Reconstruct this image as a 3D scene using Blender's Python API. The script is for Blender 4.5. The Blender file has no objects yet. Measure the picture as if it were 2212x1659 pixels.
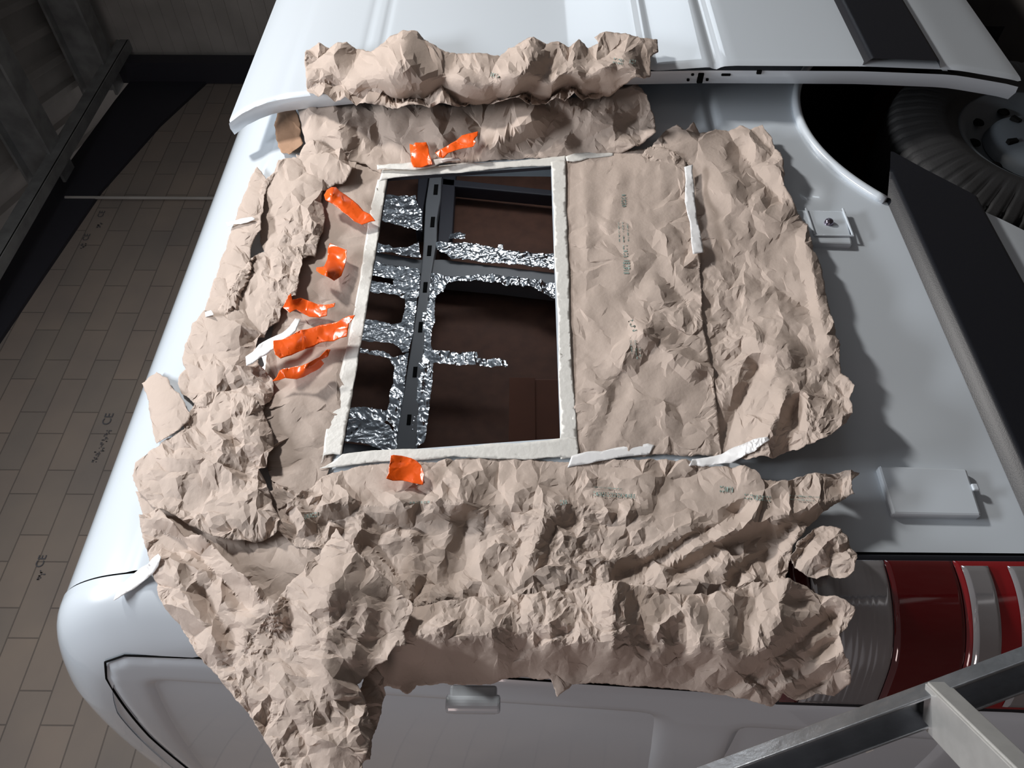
import bpy, bmesh, math, random
import numpy as np
from mathutils import Vector, Matrix
S = bpy.context.scene
COL = S.collection
# ------------------------------------------------------------------ camera
F = 1700.0
AX = np.array([25.0, -2196.0, F]); AX /= np.linalg.norm(AX)          # world X in camera axes (right, down, forward)
AZ = np.array([-1.0, 0, 0]); AZ -= AZ.dot(AX) * AX; AZ /= np.linalg.norm(AZ)
AY = np.cross(AZ, AX)
EYE = np.array([0, 0, 1.64])
cam = bpy.data.objects.new('camera', bpy.data.cameras.new('camera')); COL.objects.link(cam)
cam.data.sensor_width = 36; cam.data.lens = F / 2212 * 36; cam.data.clip_start = .02
R3 = Matrix(((AX[0], -AX[1], -AX[2]), (AY[0], -AY[1], -AY[2]), (AZ[0], -AZ[1], -AZ[2])))
cam.matrix_world = Matrix.Translation(EYE) @ R3.to_4x4()
S.camera = cam
# ------------------------------------------------------------------ world, lamps, exposure
S.view_settings.view_transform = 'Standard'; S.view_settings.look = 'None'
S.view_settings.gamma = 1; S.view_settings.use_curve_mapping = False
S.view_settings.exposure = 0.0
W = bpy.data.worlds.new('world'); S.world = W; W.use_nodes = True
W.node_tree.nodes['Background'].inputs[0].default_value = (1.0, .94, .94, 1)
W.node_tree.nodes['Background'].inputs[1].default_value = .115
def area(name, loc, tgt, sx, sy, power, col):
    l = bpy.data.lights.new(name, 'AREA'); l.shape = 'RECTANGLE'; l.size = sx; l.size_y = sy
    l.energy = power; l.color = col
    o = bpy.data.objects.new(name, l); COL.objects.link(o); o.location = loc
    o.rotation_euler = (Vector(tgt) - Vector(loc)).to_track_quat('-Z', 'Y').to_euler()
area('flood_lamp', (2.9, -.75, 3.7), (1, 1.1, 1.5), .34, .24, 92, (1, .965, .93))
area('rear_bounce_fill', (-3.6, .6, 2.4), (.3, 1.5, 1.6), 1.2, .8, 24, (1, .80, .77))  # added warm fill standing in for bounced light on the rear
area('ceiling_tube', (.7, .1, 4.6), (.9, 1.3, 1.5), 1.5, .25, 88, (.93, .96, 1))
area('gate_daylight', (8.8, -2.5, .85), (1.8, 1.1, 1.3), 1.5, 1.5, 20, (.82, .91, 1))
area('interior_fill', (3.7, 1.75, 1.7), (1.0, 2.9, 1.7), .5, .9, 10, (.92, .96, 1))  # added fill inside the van, brightens what the opening shows

# ------------------------------------------------------------------ projection helpers
def rays(px, py):
    px = np.asarray(px, float); py = np.asarray(py, float)
    r = np.stack([px - 1106, py - 829.5, np.full(px.shape, F)], -1)
    return np.stack([r @ AX, r @ AY, r @ AZ], -1)
def at(px, py, Y):
    r = rays(px, py); return r * (np.asarray(Y) / r[..., 1])[..., None] + EYE
PZ = np.array([.30, .46, .62, .84, 1.0, 1.2, 1.4, 1.6, 1.8, 2.0, 2.15, 2.25, 2.32, 2.38, 2.42, 2.45, 2.47])
PY = np.array([1.20, 1.135, 1.108, 1.100, 1.100, 1.100, 1.105, 1.119, 1.136, 1.155, 1.172, 1.186, 1.206, 1.243, 1.290, 1.36, 1.46])
_z = np.linspace(.3, 2.47, 600); _y = np.interp(_z, PZ, PY)
for _ in range(60): _y[1:-1] = (_y[:-2] + 2 * _y[1:-1] + _y[2:]) / 4
def side(z):
    return np.interp(z, _z, _y)
def on_side(px, py, h=0.0):
    """point where the view ray meets the van's flank, raised by h metres"""
    r = rays(px, py); Y = np.full(r.shape[:-1], 1.12)
    for _ in range(12):
        P = r * (Y / r[..., 1])[..., None] + EYE
        Y = side(P[..., 2]) - h
    return r * (Y / r[..., 1])[..., None] + EYE

# ------------------------------------------------------------------ materials
def mat(name, col, rough=.6, metal=0, coat=0, noise=0, nscale=20, bump=0, bscale=60, spec=.5, trans=0, col2=None, aniso=0):
    m = bpy.data.materials.new(name); m.use_nodes = True; nt = m.node_tree; b = nt.nodes['Principled BSDF']
    b.inputs['Base Color'].default_value = (*col, 1); b.inputs['Roughness'].default_value = rough
    b.inputs['Metallic'].default_value = metal; b.inputs['Coat Weight'].default_value = coat
    b.inputs['Coat Roughness'].default_value = .04; b.inputs['Specular IOR Level'].default_value = spec
    tc = nt.nodes.new('ShaderNodeTexCoord')
    if noise or col2:
        n = nt.nodes.new('ShaderNodeTexNoise'); n.inputs['Scale'].default_value = nscale; n.inputs['Detail'].default_value = 4
        nt.links.new(tc.outputs['Object'], n.inputs['Vector'])
        mx = nt.nodes.new('ShaderNodeMix'); mx.data_type = 'RGBA'
        mx.inputs[6].default_value = (*[c * (1 - noise) for c in col], 1)
        mx.inputs[7].default_value = (*(col2 or [min(1, c * (1 + noise)) for c in col]), 1)
        rmp = nt.nodes.new('ShaderNodeMapRange'); rmp.inputs[1].default_value = .35; rmp.inputs[2].default_value = .65
        nt.links.new(n.outputs[0], rmp.inputs[0]); nt.links.new(rmp.outputs[0], mx.inputs[0])
        nt.links.new(mx.outputs[2], b.inputs['Base Color'])
    if bump:
        n = nt.nodes.new('ShaderNodeTexNoise'); n.inputs['Scale'].default_value = bscale; n.inputs['Detail'].default_value = 5
        nt.links.new(tc.outputs['Object'], n.inputs['Vector'])
        bp = nt.nodes.new('ShaderNodeBump'); bp.inputs['Strength'].default_value = bump; bp.inputs['Distance'].default_value = .002
        nt.links.new(n.outputs[0], bp.inputs['Height']); nt.links.new(bp.outputs[0], b.inputs['Normal'])
    return m
M = {}
M['paint'] = mat('white_paint', (.62, .68, .735), .28, coat=1, spec=.4)
M['paper'] = mat('kraft_paper', (.47, .385, .33), .72, noise=.05, nscale=9, bump=.25, bscale=160, spec=.25)
M['paper_shaded'] = mat('kraft_paper_shaded', (.36, .22, .14), .75, noise=.05, nscale=9, bump=.25, bscale=160, spec=.2)  # darker kraft copy, the curl's inner shade put into its colour
M['ink'] = mat('green_ink', (.22, .29, .26), .7)
M['tape'] = mat('masking_tape', (.71, .70, .66), .45, noise=.04, nscale=40, bump=.3, bscale=120, spec=.4)
M['wtape'] = mat('white_tape', (.80, .80, .80), .35, bump=.2, bscale=80)
M['orange'] = mat('orange_tape', (.90, .115, .008), .24, spec=.6)
M['black'] = mat('black_plastic', (.006, .007, .011), .42, bump=.12, bscale=500)
M['rubber'] = mat('tyre_rubber', (.014, .014, .015), .7, bump=.2, bscale=200)
M['liner'] = mat('arch_liner', (.006, .006, .007), .9, spec=.2)
M['hub'] = mat('grey_hubcap', (.085, .10, .115), .5, spec=.5)
M['alu'] = mat('aluminium', (.50, .53, .56), .30, metal=1, noise=.12, nscale=30, bump=.3, bscale=90)
M['alu_dark'] = mat('aluminium_web', (.34, .35, .37), .22, metal=1, noise=.15, nscale=25)
M['step'] = mat('brushed_aluminium', (.62, .62, .60), .42, metal=.7, noise=.05, nscale=60)
M['chip'] = mat('dried_filler', (.62, .60, .56), .8, bump=.5, bscale=300)
M['foil'] = mat('foil', (.62, .64, .66), .20, metal=1)
M['frame'] = mat('grey_primer', (.16, .165, .175), .5)
M['lining'] = mat('brown_lining', (.10, .042, .025), .8, noise=.15, nscale=14, bump=.2, bscale=40)
M['carton'] = mat('carton', (.17, .060, .032), .85, noise=.08, nscale=8)
M['void'] = mat('dark_cavity', (.004, .004, .004), .9, spec=.1)
M['red'] = mat('red_lens', (.085, .002, .003), .08, coat=1, spec=.6)
M['redb'] = mat('bright_red_lens', (.22, .005, .008), .12, coat=1, spec=.6)
M['clear'] = mat('clear_lens', (.55, .54, .56), .10, coat=1, metal=.75)
M['steel'] = mat('galvanised_steel', (.30, .31, .31), .5, metal=.3, noise=.2, nscale=6)
M['dark_steel'] = mat('dark_steel', (.028, .028, .038), .6)
M['sheet'] = mat('sheet_metal', (.42, .40, .375), .55, noise=.1, nscale=3)
M['concrete'] = mat('concrete', (.045, .038, .033), .85, noise=.2, nscale=4, bump=.3, bscale=30)
M['screw'] = mat('screw', (.25, .22, .28), .25, metal=1)

def block_material():
    m = bpy.data.materials.new('aerated_blocks'); m.use_nodes = True; nt = m.node_tree; b = nt.nodes['Principled BSDF']
    tc = nt.nodes.new('ShaderNodeTexCoord'); br = nt.nodes.new('ShaderNodeTexBrick')
    br.inputs['Color1'].default_value = (.31, .262, .225, 1); br.inputs['Color2'].default_value = (.262, .232, .205, 1)
    br.inputs['Mortar'].default_value = (.16, .14, .125, 1); br.inputs['Scale'].default_value = 1
    br.inputs['Mortar Size'].default_value = .005; br.inputs['Mortar Smooth'].default_value = .6
    br.inputs['Brick Width'].default_value = .475; br.inputs['Row Height'].default_value = .185
    br.offset = .38
    nt.links.new(tc.outputs['UV'], br.inputs['Vector'])
    n = nt.nodes.new('ShaderNodeTexNoise'); n.inputs['Scale'].default_value = 1.6; n.inputs['Detail'].default_value = 5
    nt.links.new(tc.outputs['UV'], n.inputs['Vector'])
    mx = nt.nodes.new('ShaderNodeMix'); mx.data_type = 'RGBA'; mx.blend_type = 'MULTIPLY'; mx.inputs[0].default_value = .55
    cr = nt.nodes.new('ShaderNodeValToRGB'); cr.color_ramp.elements[0].position = .3; cr.color_ramp.elements[1].position = .7
    cr.color_ramp.elements[0].color = (.66, .66, .70, 1); cr.color_ramp.elements[1].color = (1.1, 1.03, .95, 1)
    nt.links.new(n.outputs[0], cr.inputs[0]); nt.links.new(br.outputs[0], mx.inputs[6]); nt.links.new(cr.outputs[0], mx.inputs[7])
    nt.links.new(mx.outputs[2], b.inputs['Base Color']); b.inputs['Roughness'].default_value = .9
    bp = nt.nodes.new('ShaderNodeBump'); bp.inputs['Distance'].default_value = .004; bp.inputs['Strength'].default_value = .6; bp.invert = True
    nt.links.new(br.outputs['Fac'], bp.inputs['Height']); nt.links.new(bp.outputs[0], b.inputs['Normal'])
    return m
M['blocks'] = block_material()

# ------------------------------------------------------------------ object helpers
def link(name, me, m=None, parent=None, smooth=False):
    o = bpy.data.objects.new(name, me); COL.objects.link(o)
    if m is not None: me.materials.append(m)
    if parent is not None: o.parent = parent
    if smooth: me.polygons.foreach_set('use_smooth', np.ones(len(me.polygons), bool))
    return o
def raw(name, V, Fc, m=None, parent=None, smooth=False):
    me = bpy.data.meshes.new(name); me.from_pydata([tuple(map(float, v)) for v in V], [], [tuple(map(int, f)) for f in Fc]); me.update()
    return link(name, me, m, parent, smooth)
def tag(o, label=None, cat=None, group=None, kind=None):
    if label: o['label'] = label
    if cat: o['category'] = cat
    if group: o['group'] = group
    if kind: o['kind'] = kind
    return o
def empty(name, loc, label, cat, group=None):
    o = bpy.data.objects.new(name, None); COL.objects.link(o); o.location = loc; o.empty_display_size = .1
    return tag(o, label, cat, group)
def local(o, parent):      # meshes are written in world coordinates; keep them there under a moved parent
    o.parent = parent; o.matrix_parent_inverse = Matrix.Translation(-Vector(parent.location)); return o
class MB:
    def __init__(s): s.v = []; s.f = []
    def box(s, c, d, Rm=None):
        c = np.array(c, float); d = np.array(d, float) / 2; n = len(s.v)
        for i in range(8):
            p = np.array([(1 if i & 1 else -1) * d[0], (1 if i & 2 else -1) * d[1], (1 if i & 4 else -1) * d[2]])
            if Rm is not None: p = Rm @ p
            s.v.append(c + p)
        for f in ((0, 2, 3, 1), (4, 5, 7, 6), (0, 1, 5, 4), (2, 6, 7, 3), (0, 4, 6, 2), (1, 3, 7, 5)): s.f.append([n + k for k in f])
        return s
    def prism(s, pts, off):
        n = len(s.v); k = len(pts); off = np.array(off, float)
        for p in pts: s.v.append(np.array(p, float))
        for p in pts: s.v.append(np.array(p, float) + off)
        s.f.append([n + i for i in range(k)][::-1]); s.f.append([n + k + i for i in range(k)])
        for i in range(k): j = (i + 1) % k; s.f.append([n + i, n + j, n + k + j, n + k + i])
        return s
    def bar(s, a, b, w, h, up=(0, 0, 1)):
        a = np.array(a, float); b = np.array(b, float); d = b - a; L = np.linalg.norm(d); d /= L
        u = np.cross(d, up); u /= np.linalg.norm(u); v = np.cross(u, d)
        return s.box((a + b) / 2, (L, w, h), np.stack([d, u, v], 1))
    def tube(s, P, r, n=10):
        P = [np.array(p, float) for p in P]; base = len(s.v)
        for i, p in enumerate(P):
            d = P[min(i + 1, len(P) - 1)] - P[max(i - 1, 0)]; d /= np.linalg.norm(d)
            u = np.cross(d, (0.1, .2, .97)); u /= np.linalg.norm(u); w = np.cross(d, u)
            for k in range(n): a = 2 * math.pi * k / n; s.v.append(p + r * (math.cos(a) * u + math.sin(a) * w))
        for i in range(len(P) - 1):
            for k in range(n): s.f.append([base + i * n + k, base + i * n + (k + 1) % n, base + (i + 1) * n + (k + 1) % n, base + (i + 1) * n + k])
        s.f.append([base + k for k in range(n)][::-1]); s.f.append([base + (len(P) - 1) * n + k for k in range(n)])
        return s
    def build(s, name, m, parent=None, smooth=False, bevel=0):
        o = raw(name, s.v, s.f, m, parent if parent is None or tuple(parent.location) == (0, 0, 0) else None, smooth)
        if parent is not None and o.parent is None: local(o, parent)
        if bevel:
            b = o.modifiers.new('bevel', 'BEVEL'); b.width = bevel; b.segments = 2
        return o

# ------------------------------------------------------------------ noise and polygon sheets
def hsh(i, j, seed):
    h = np.sin(i * 127.1 + j * 311.7 + seed * 74.7 + 13.7) * 43758.5453
    return (h - np.floor(h)) * 2 - 1
def vnoise(u, v, cell, seed):
    u = u / cell; v = v / cell; i = np.floor(u); j = np.floor(v); fu = u - i; fv = v - j
    fu = fu * fu * (3 - 2 * fu); fv = fv * fv * (3 - 2 * fv)
    return (hsh(i, j, seed) * (1 - fu) + hsh(i + 1, j, seed) * fu) * (1 - fv) + (hsh(i, j + 1, seed) * (1 - fu) + hsh(i + 1, j + 1, seed) * fu) * fv
def facet(u, v, cell, seed, warp=.45, ang=0., stretch=1.):
    """piecewise-flat noise: straight creases between flat facets, like crumpled paper"""
    wu = u + warp * cell * vnoise(u, v, cell * 1.3, seed + 5); wv = v + warp * cell * vnoise(u, v, cell * 1.3, seed + 9)
    c, s = math.cos(ang), math.sin(ang); a = (c * wu + s * wv) / cell / stretch; b = (-s * wu + c * wv) / cell
    k = (a + b) * .3660254; i = np.floor(a + k); j = np.floor(b + k); x = a + k - i; y = b + k - j
    up = x > y
    h0 = hsh(i, j, seed); h3 = hsh(i + 1, j + 1, seed); h1 = np.where(up, hsh(i + 1, j, seed), hsh(i, j + 1, seed))
    lo = np.where(up, y, x); hi = np.where(up, x, y)
    return h0 * (1 - hi) + h1 * (hi - lo) + h3 * lo
def cones(u, v, cell, seed, st=2.0, hr=.5):
    """upper envelope of stretched cones: sharp valleys between conical facets, as in creased paper"""
    a = u / cell; b = v / cell; i0 = np.floor(a); j0 = np.floor(b); out = np.full(u.shape, -9.0)
    for di in (-2, -1, 0, 1, 2):
        for dj in (-2, -1, 0, 1, 2):
            i = i0 + di; j = j0 + dj
            x = a - (i + .5 + .45 * hsh(i, j, seed)); y = b - (j + .5 + .45 * hsh(i, j, seed + 1))
            t = math.pi * hsh(i, j, seed + 2); c = np.cos(t); s_ = np.sin(t); e = 1 + (st - 1) * (.5 + .5 * hsh(i, j, seed + 4))
            d = np.sqrt(((c * x + s_ * y) / e) ** 2 + (-s_ * x + c * y) ** 2)
            out = np.maximum(out, hr * hsh(i, j, seed + 3) - d)
    return (out + .45) * cell
def crumple(u, v, seed, k=1.0, fine=1.0, ang=.5):
    w = .012 * vnoise(u, v, .06, seed + 40); u2 = u + w; v2 = v + .012 * vnoise(u, v, .06, seed + 41)
    m = np.clip(.5 + .9 * vnoise(u, v, .10, seed + 30), 0, 1)
    r = .34 * (cones(u2, v2, .082, seed, 2.4) - cones(u2, v2, .070, seed + 11, 2.4))
    r += .34 * (cones(u2, v2, .036, seed + 20, 2.4) - cones(u2, v2, .031, seed + 50, 2.4)) * (.5 + .6 * m)
    r += fine * .30 * (cones(u, v, .0165, seed + 60, 2.0) - cones(u, v, .0145, seed + 70, 2.0)) * (.15 + m)
    return r * k
def jag(P, amp, seed, step=.004, closed=True):
    P = np.asarray(P, float); out = []; n = len(P); rs = np.random.RandomState(seed)
    for i in range(n):
        a = P[i]; b = P[(i + 1) % n]; L = np.linalg.norm(b - a); k = max(1, int(L / step))
        d = (b - a) / max(L, 1e-9); nn = np.array([-d[1], d[0]]); bow = rs.uniform(-1, 1) * min(.10 * L, amp * 2)
        for t in range(k):
            q = t / k; out.append(a + (b - a) * q + nn * (bow * 4 * q * (1 - q) + (amp * rs.uniform(-1, 1) * (.5 if q else .0))))
    return np.array(out)
def pip(px, py, poly):
    ins = np.zeros(px.shape, bool); n = len(poly)
    for i in range(n):
        x1, y1 = poly[i]; x2, y2 = poly[(i + 1) % n]
        if y1 == y2: continue
        c = ((y1 > py) != (y2 > py)) & (px < (x2 - x1) * (py - y1) / (y2 - y1) + x1)
        ins ^= c
    return ins
def snap(pts, poly):
    a = poly; b = np.roll(poly, -1, 0); d = b - a; L2 = (d ** 2).sum(1) + 1e-12
    out = np.empty_like(pts); dist = np.empty(len(pts))
    for s in range(0, len(pts), 2000):
        p = pts[s:s + 2000, None, :]; t = np.clip(((p - a) * d).sum(2) / L2, 0, 1); q = a + d * t[..., None]
        D = ((q - p) ** 2).sum(2); k = D.argmin(1); r = np.arange(len(k)); out[s:s + 2000] = q[r, k]; dist[s:s + 2000] = np.sqrt(D[r, k])
    return out, dist
def sheet(name, poly, sp, fn, m, holes=(), smooth=True, spv=None, thick=0):
    """regular mesh clipped to an outline in (u,v), its rim pulled onto the outline, lifted by fn(u,v)->xyz"""
    poly = np.asarray(poly, float); spv = spv or sp
    lo = poly.min(0) - sp; hi = poly.max(0) + sp
    us = np.arange(lo[0], hi[0] + sp, sp); vs = np.arange(lo[1], hi[1] + spv, spv)
    U, V = np.meshgrid(us, vs, indexing='ij'); cu = (U[:-1, :-1] + U[1:, 1:]) / 2; cv = (V[:-1, :-1] + V[1:, 1:]) / 2
    ins = pip(cu, cv, poly)
    for h in holes: ins &= ~pip(cu, cv, np.asarray(h, float))
    cnt = np.zeros(U.shape, int)
    for a, b in ((0, 0), (1, 0), (0, 1), (1, 1)): cnt[a:U.shape[0] - 1 + a, b:U.shape[1] - 1 + b] += ins
    used = cnt > 0; bd = used & (cnt < 4)
    P = np.stack([U[used], V[used]], 1); bi = bd[used]
    loops = [poly] + [np.asarray(h, float) for h in holes]
    best = None
    for lp in loops:
        q, d = snap(P[bi], lp)
        if best is None: best, bdist = q, d
        else: k = d < bdist; best[k] = q[k]; bdist = np.minimum(d, bdist)
    P[bi] = best
    idx = -np.ones(U.shape, int); idx[used] = np.arange(used.sum())
    I, J = np.nonzero(ins); faces = np.stack([idx[I, J], idx[I + 1, J], idx[I + 1, J + 1], idx[I, J + 1]], 1)
    X = fn(P[:, 0], P[:, 1])
    me = bpy.data.meshes.new(name); me.vertices.add(len(X)); me.vertices.foreach_set('co', X.astype(np.float32).ravel())
    me.loops.add(faces.size); me.loops.foreach_set('vertex_index', faces.astype(np.int32).ravel())
    me.polygons.add(len(faces)); me.polygons.foreach_set('loop_start', np.arange(0, faces.size, 4, dtype=np.int32))
    me.update(calc_edges=True); me.validate()
    o = link(name, me, m, None, smooth)
    if thick: sm = o.modifiers.new('thickness', 'SOLIDIFY'); sm.thickness = thick; sm.offset = 0
    return o
def rbf(P, h, lam=2e-5):
    """smooth thin-plate surface through the given height points"""
    P = np.asarray(P, float); h = np.asarray(h, float); n = len(P)
    def K(r2): return .5 * r2 * np.log(r2 + 1e-9)
    D = ((P[:, None] - P[None]) ** 2).sum(2); A = np.zeros((n + 3, n + 3)); A[:n, :n] = K(D) + np.eye(n) * lam
    A[:n, n] = 1; A[:n, n + 1:] = P; A[n:, :n] = A[:n, n:].T
    w = np.linalg.solve(A, np.concatenate([h, [0, 0, 0]])); lo, hi = h.min(), h.max()
    def g(u, v):
        out = np.empty(u.shape)
        for s in range(0, len(u), 20000):
            uu, vv = u[s:s + 20000], v[s:s + 20000]; d = (uu[:, None] - P[:, 0]) ** 2 + (vv[:, None] - P[:, 1]) ** 2
            out[s:s + 20000] = K(d) @ w[:n] + w[n] + w[n + 1] * uu + w[n + 2] * vv
        return np.clip(out, lo - .004, hi + .006)
    return g
HX0, HZ0, HD = -.2, .4, .004
HM = np.full((560, 540), .0005)                     # how far things already stick out of the flank, on a 4 mm grid of (X, Z)
for _i in range(14): HM[int((1.64 - HX0) / HD) + _i:, :int((2.35 - HZ0) / HD)] = .104 * (_i + 1) / 14
def hm_get(x, z):
    i = np.clip(((x - HX0) / HD).astype(int), 0, HM.shape[0] - 1); j = np.clip(((z - HZ0) / HD).astype(int), 0, HM.shape[1] - 1); return HM[i, j]
def hm_put(P):
    x, z = P[:, 0], P[:, 2]; h = side(z) - P[:, 1]; A = np.zeros_like(HM)
    i = np.clip(((x - HX0) / HD).astype(int), 0, HM.shape[0] - 1); j = np.clip(((z - HZ0) / HD).astype(int), 0, HM.shape[1] - 1)
    np.maximum.at(A, (i, j), h)
    for ax in (0, 1):
        A = np.maximum(A, np.maximum(np.roll(A, 1, ax), np.roll(A, -1, ax)))
    np.maximum(HM, A, out=HM)
from mathutils.geometry import delaunay_2d_cdt
def scatter(poly, rmin, rmax, seed):
    rs = np.random.RandomState(seed); lo, hi = poly.min(0), poly.max(0); n = int((hi - lo).prod() / rmin ** 2 * 4) + 50
    C = lo + rs.rand(n, 2) * (hi - lo); C = C[pip(C[:, 0], C[:, 1], poly)]
    _, d = snap(C, poly); rr = rmin + (rmax - rmin) * np.clip(.5 + 1.1 * vnoise(C[:, 0], C[:, 1], .11, seed), 0, 1) ** 1.2
    C = C[d > .5 * rmin]; rr = rr[d > .5 * rmin]; keep = np.empty((0, 2)); kr = np.empty(0)
    for p, q in zip(C, rr):
        if len(keep) == 0 or (((keep - p) ** 2).sum(1) > ((kr + q) / 2) ** 2).all(): keep = np.vstack([keep, p]); kr = np.append(kr, q)
    return keep
SC = 1480.0                                         # chart scale: px per metre on the flank
def crease_mesh(poly, seed, k, rmin, rmax, fine, levels=3, tear=1.0):
    """random triangulation refined by midpoint displacement: long straight creases with smaller crumpling between"""
    rs = np.random.RandomState(seed + 77)
    pts = scatter(poly, rmin, rmax, seed); nb = len(poly); allp = np.vstack([poly, pts])
    r_ = delaunay_2d_cdt([Vector(p) for p in allp], [], [list(range(nb))], 1, 1e-7)
    V = np.array([tuple(v) for v in r_[0]]); T = np.array([f for f in r_[2] if len(f) == 3]); inp = r_[3]
    z = rs.uniform(-1, 1, len(V)); z = np.sign(z) * np.abs(z) ** .7 * .0088 * k
    z *= .65 + .7 * np.clip(.5 + vnoise(V[:, 0], V[:, 1], .13, seed + 3), 0, 1)
    for lv in range(levels):
        E = np.sort(np.concatenate([T[:, [0, 1]], T[:, [1, 2]], T[:, [2, 0]]]), 1)
        U, inv, cnt = np.unique(E, axis=0, return_inverse=True, return_counts=True); inv = inv.ravel()
        L = np.linalg.norm(V[U[:, 0]] - V[U[:, 1]], axis=1); mid = (V[U[:, 0]] + V[U[:, 1]]) / 2
        loc = .35 + 1.1 * np.clip(.5 + vnoise(mid[:, 0], mid[:, 1], .07, seed + 9), 0, 1)
        amp = (.120, .095, .055, .03)[lv] * fine * k ** .5
        dz = rs.uniform(-1, 1, len(U)) * L * amp * loc
        j = rs.uniform(-1, 1, (len(U), 2)) * L[:, None] * .11
        b_ = cnt == 1; j[b_] *= (1.0 if lv else .8) * tear; mid = mid + j
        n = len(V); V = np.vstack([V, mid]); z = np.concatenate([z, (z[U[:, 0]] + z[U[:, 1]]) / 2 + dz])
        nt = len(T); a, b2, c = T.T; ab = inv[:nt] + n; bc = inv[nt:2 * nt] + n; ca = inv[2 * nt:] + n
        T = np.concatenate([np.stack([a, ab, ca], 1), np.stack([ab, b2, bc], 1), np.stack([ca, bc, c], 1), np.stack([ab, bc, ca], 1)])
    return V, z, T
def paper(name, outline, ctrl, label, cat='paper', seed=1, k=1.0, fine=1.0, ang=.5, amp=1.0, m=None, h0=.01, group='crumpled kraft paper sheets masking the van side', thick=.0006, low=None, rmin=.0145, rmax=.038, sharp=13, clear=.0018, levels=3, put=True, folds=(), sp=0):
    """outline: (px, py, cm above the panel); ctrl: more (px, py, cm) height points"""
    pts = [(p[0], p[1], (p[2] if len(p) > 2 else h0 * 100)) for p in outline]; A = np.array(pts + list(ctrl), float)
    g = rbf(A[:, :2] / SC, A[:, 2] / 100); poly = jag(A[:len(pts), :2] / SC, .0012, seed, min(.014, rmin * .8))
    V, c, T = crease_mesh(poly, seed, k, rmin, rmax, fine, levels, amp)
    h = g(V[:, 0], V[:, 1])
    for x0, y0, x1, y1, a_, w_ in folds:            # long folds: tent-shaped ridges (+) and valleys (-), cm high, px wide
        p0 = np.array([x0, y0]) / SC; d_ = np.array([x1, y1]) / SC - p0; L2 = d_ @ d_; q = V - p0; t = np.clip(q @ d_ / L2, 0, 1)
        dist = np.linalg.norm(q - t[:, None] * d_, axis=1) + .003 * vnoise(V[:, 0], V[:, 1], .03, seed)
        h = h + a_ / 100 * np.clip(1 - dist * SC / w_, 0, 1) * np.clip(h / .02, .2, 1)
    px_, py_ = V[:, 0] * SC, V[:, 1] * SC; hb = h.copy()
    for _ in range(3 if low is None else 0):
        P = on_side(px_, py_, hb); hb = np.maximum(h, hm_get(P[:, 0], P[:, 2]) + clear)
    P = on_side(px_, py_, hb); hh = hb + c * np.clip(.05 + h / .024, .12, 1.0)
    if low is None: hh = np.maximum(hh, hm_get(P[:, 0], P[:, 2]) + clear * .7)
    P[:, 1] = side(P[:, 2]) - hh
    if put and (low is None or low == 0): hm_put(P)
    me = bpy.data.meshes.new(name); me.from_pydata(P.tolist(), [], T.tolist()); me.update()
    o = link(name, me, m or M['paper'], None, True); me.set_sharp_from_angle(angle=math.radians(sharp))
    if thick: sm = o.modifiers.new('thickness', 'SOLIDIFY'); sm.thickness = thick; sm.offset = 0
    tag(o, label, cat, group); return o

# ------------------------------------------------------------------ the hall
def quad(name, P, m, kind='structure', uv=None):
    o = raw(name, P, [list(range(len(P)))], m)
    if uv:
        l = o.data.uv_layers.new(name='UVMap')
        for i, c in enumerate(uv): l.data[i].uv = c
    return tag(o, kind=kind)
WY = 4.5; FX = 7.45
quad('floor', [(-3, -6, 0), (12, -6, 0), (12, WY, 0), (-3, WY, 0)], M['concrete'])
wl = [(-2.0, 0), (FX, 0), (FX, 4.93), (6.6, 5.10), (5.6, 5.34), (4.5, 5.46), (2.5, 5.66), (-2.0, 6.1)]
quad('wall_left', [(x, WY, z) for x, z in wl], M['blocks'], uv=[(x + .12, z + .05) for x, z in wl])
band = [(FX, 4.80), (6.6, 5.10), (5.6, 5.34), (4.5, 5.46), (2.5, 5.66), (-2.0, 6.1), (-2.0, 6.6), (4.5, 5.86), (5.8, 5.78), (7.0, 5.66), (FX, 5.60)]
tag(MB().prism([(x, WY - .03, z) for x, z in band], (0, .06, 0)).build('trim_1', M['dark_steel']), kind='structure')
tag(MB().box((FX - .03, WY - .12, 2.8), (.16, .22, 5.8)).build('trim_2', M['dark_steel']), kind='structure')
mb = MB(); mb.box((FX + .18, 1.8, 3.2), (.04, 5.4, 6.6))
for i in range(50): mb.box((FX + .158, 1.8, .1 + i * .13), (.012, 5.4, .016))
tag(mb.build('wall_front', M['sheet']), kind='structure')
# profiled sheet ceiling with rafters and a purlin under it
cv = []; cf = []; dr = np.array([math.cos(.245), math.sin(.245), 0]); dn = np.array([-dr[1], dr[0], 0])
prof = [(0, 0), (.16, 0), (.19, .045), (.25, .045), (.28, 0)]; k = 0
for i in range(-14, 18):
    for a, h in prof[:-1]:
        p = np.array([5.0, 2.2, 6.15]) + dn * (i * .28 + a) - np.array([0, 0, h]); cv += [p - dr * 4, p + dr * 4]
for i in range(len(cv) // 2 - 1): cf.append([2 * i, 2 * i + 1, 2 * i + 3, 2 * i + 2])
tag(raw('ceiling', cv, cf, M['sheet']), kind='structure')
n = 3
for x in (3.95, 5.82, 7.25):
    b = MB(); b.box((x, 1.4, 5.86), (.05, 6.2, .34)); b.box((x, 1.4, 5.70), (.22, 6.2, .025)); b.box((x, 1.4, 6.03), (.22, 6.2, .025))
    tag(b.build('trim_%d' % n, M['steel']), kind='structure'); n += 1
b = MB(); b.bar((-1.5, 4.22, 5.60), (9, 4.22, 5.60), .10, .02); b.bar((-1.5, 4.18, 5.66), (9, 4.18, 5.66), .02, .12)
tag(b.build('trim_%d' % n, M['steel']), kind='structure'); n += 1
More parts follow.
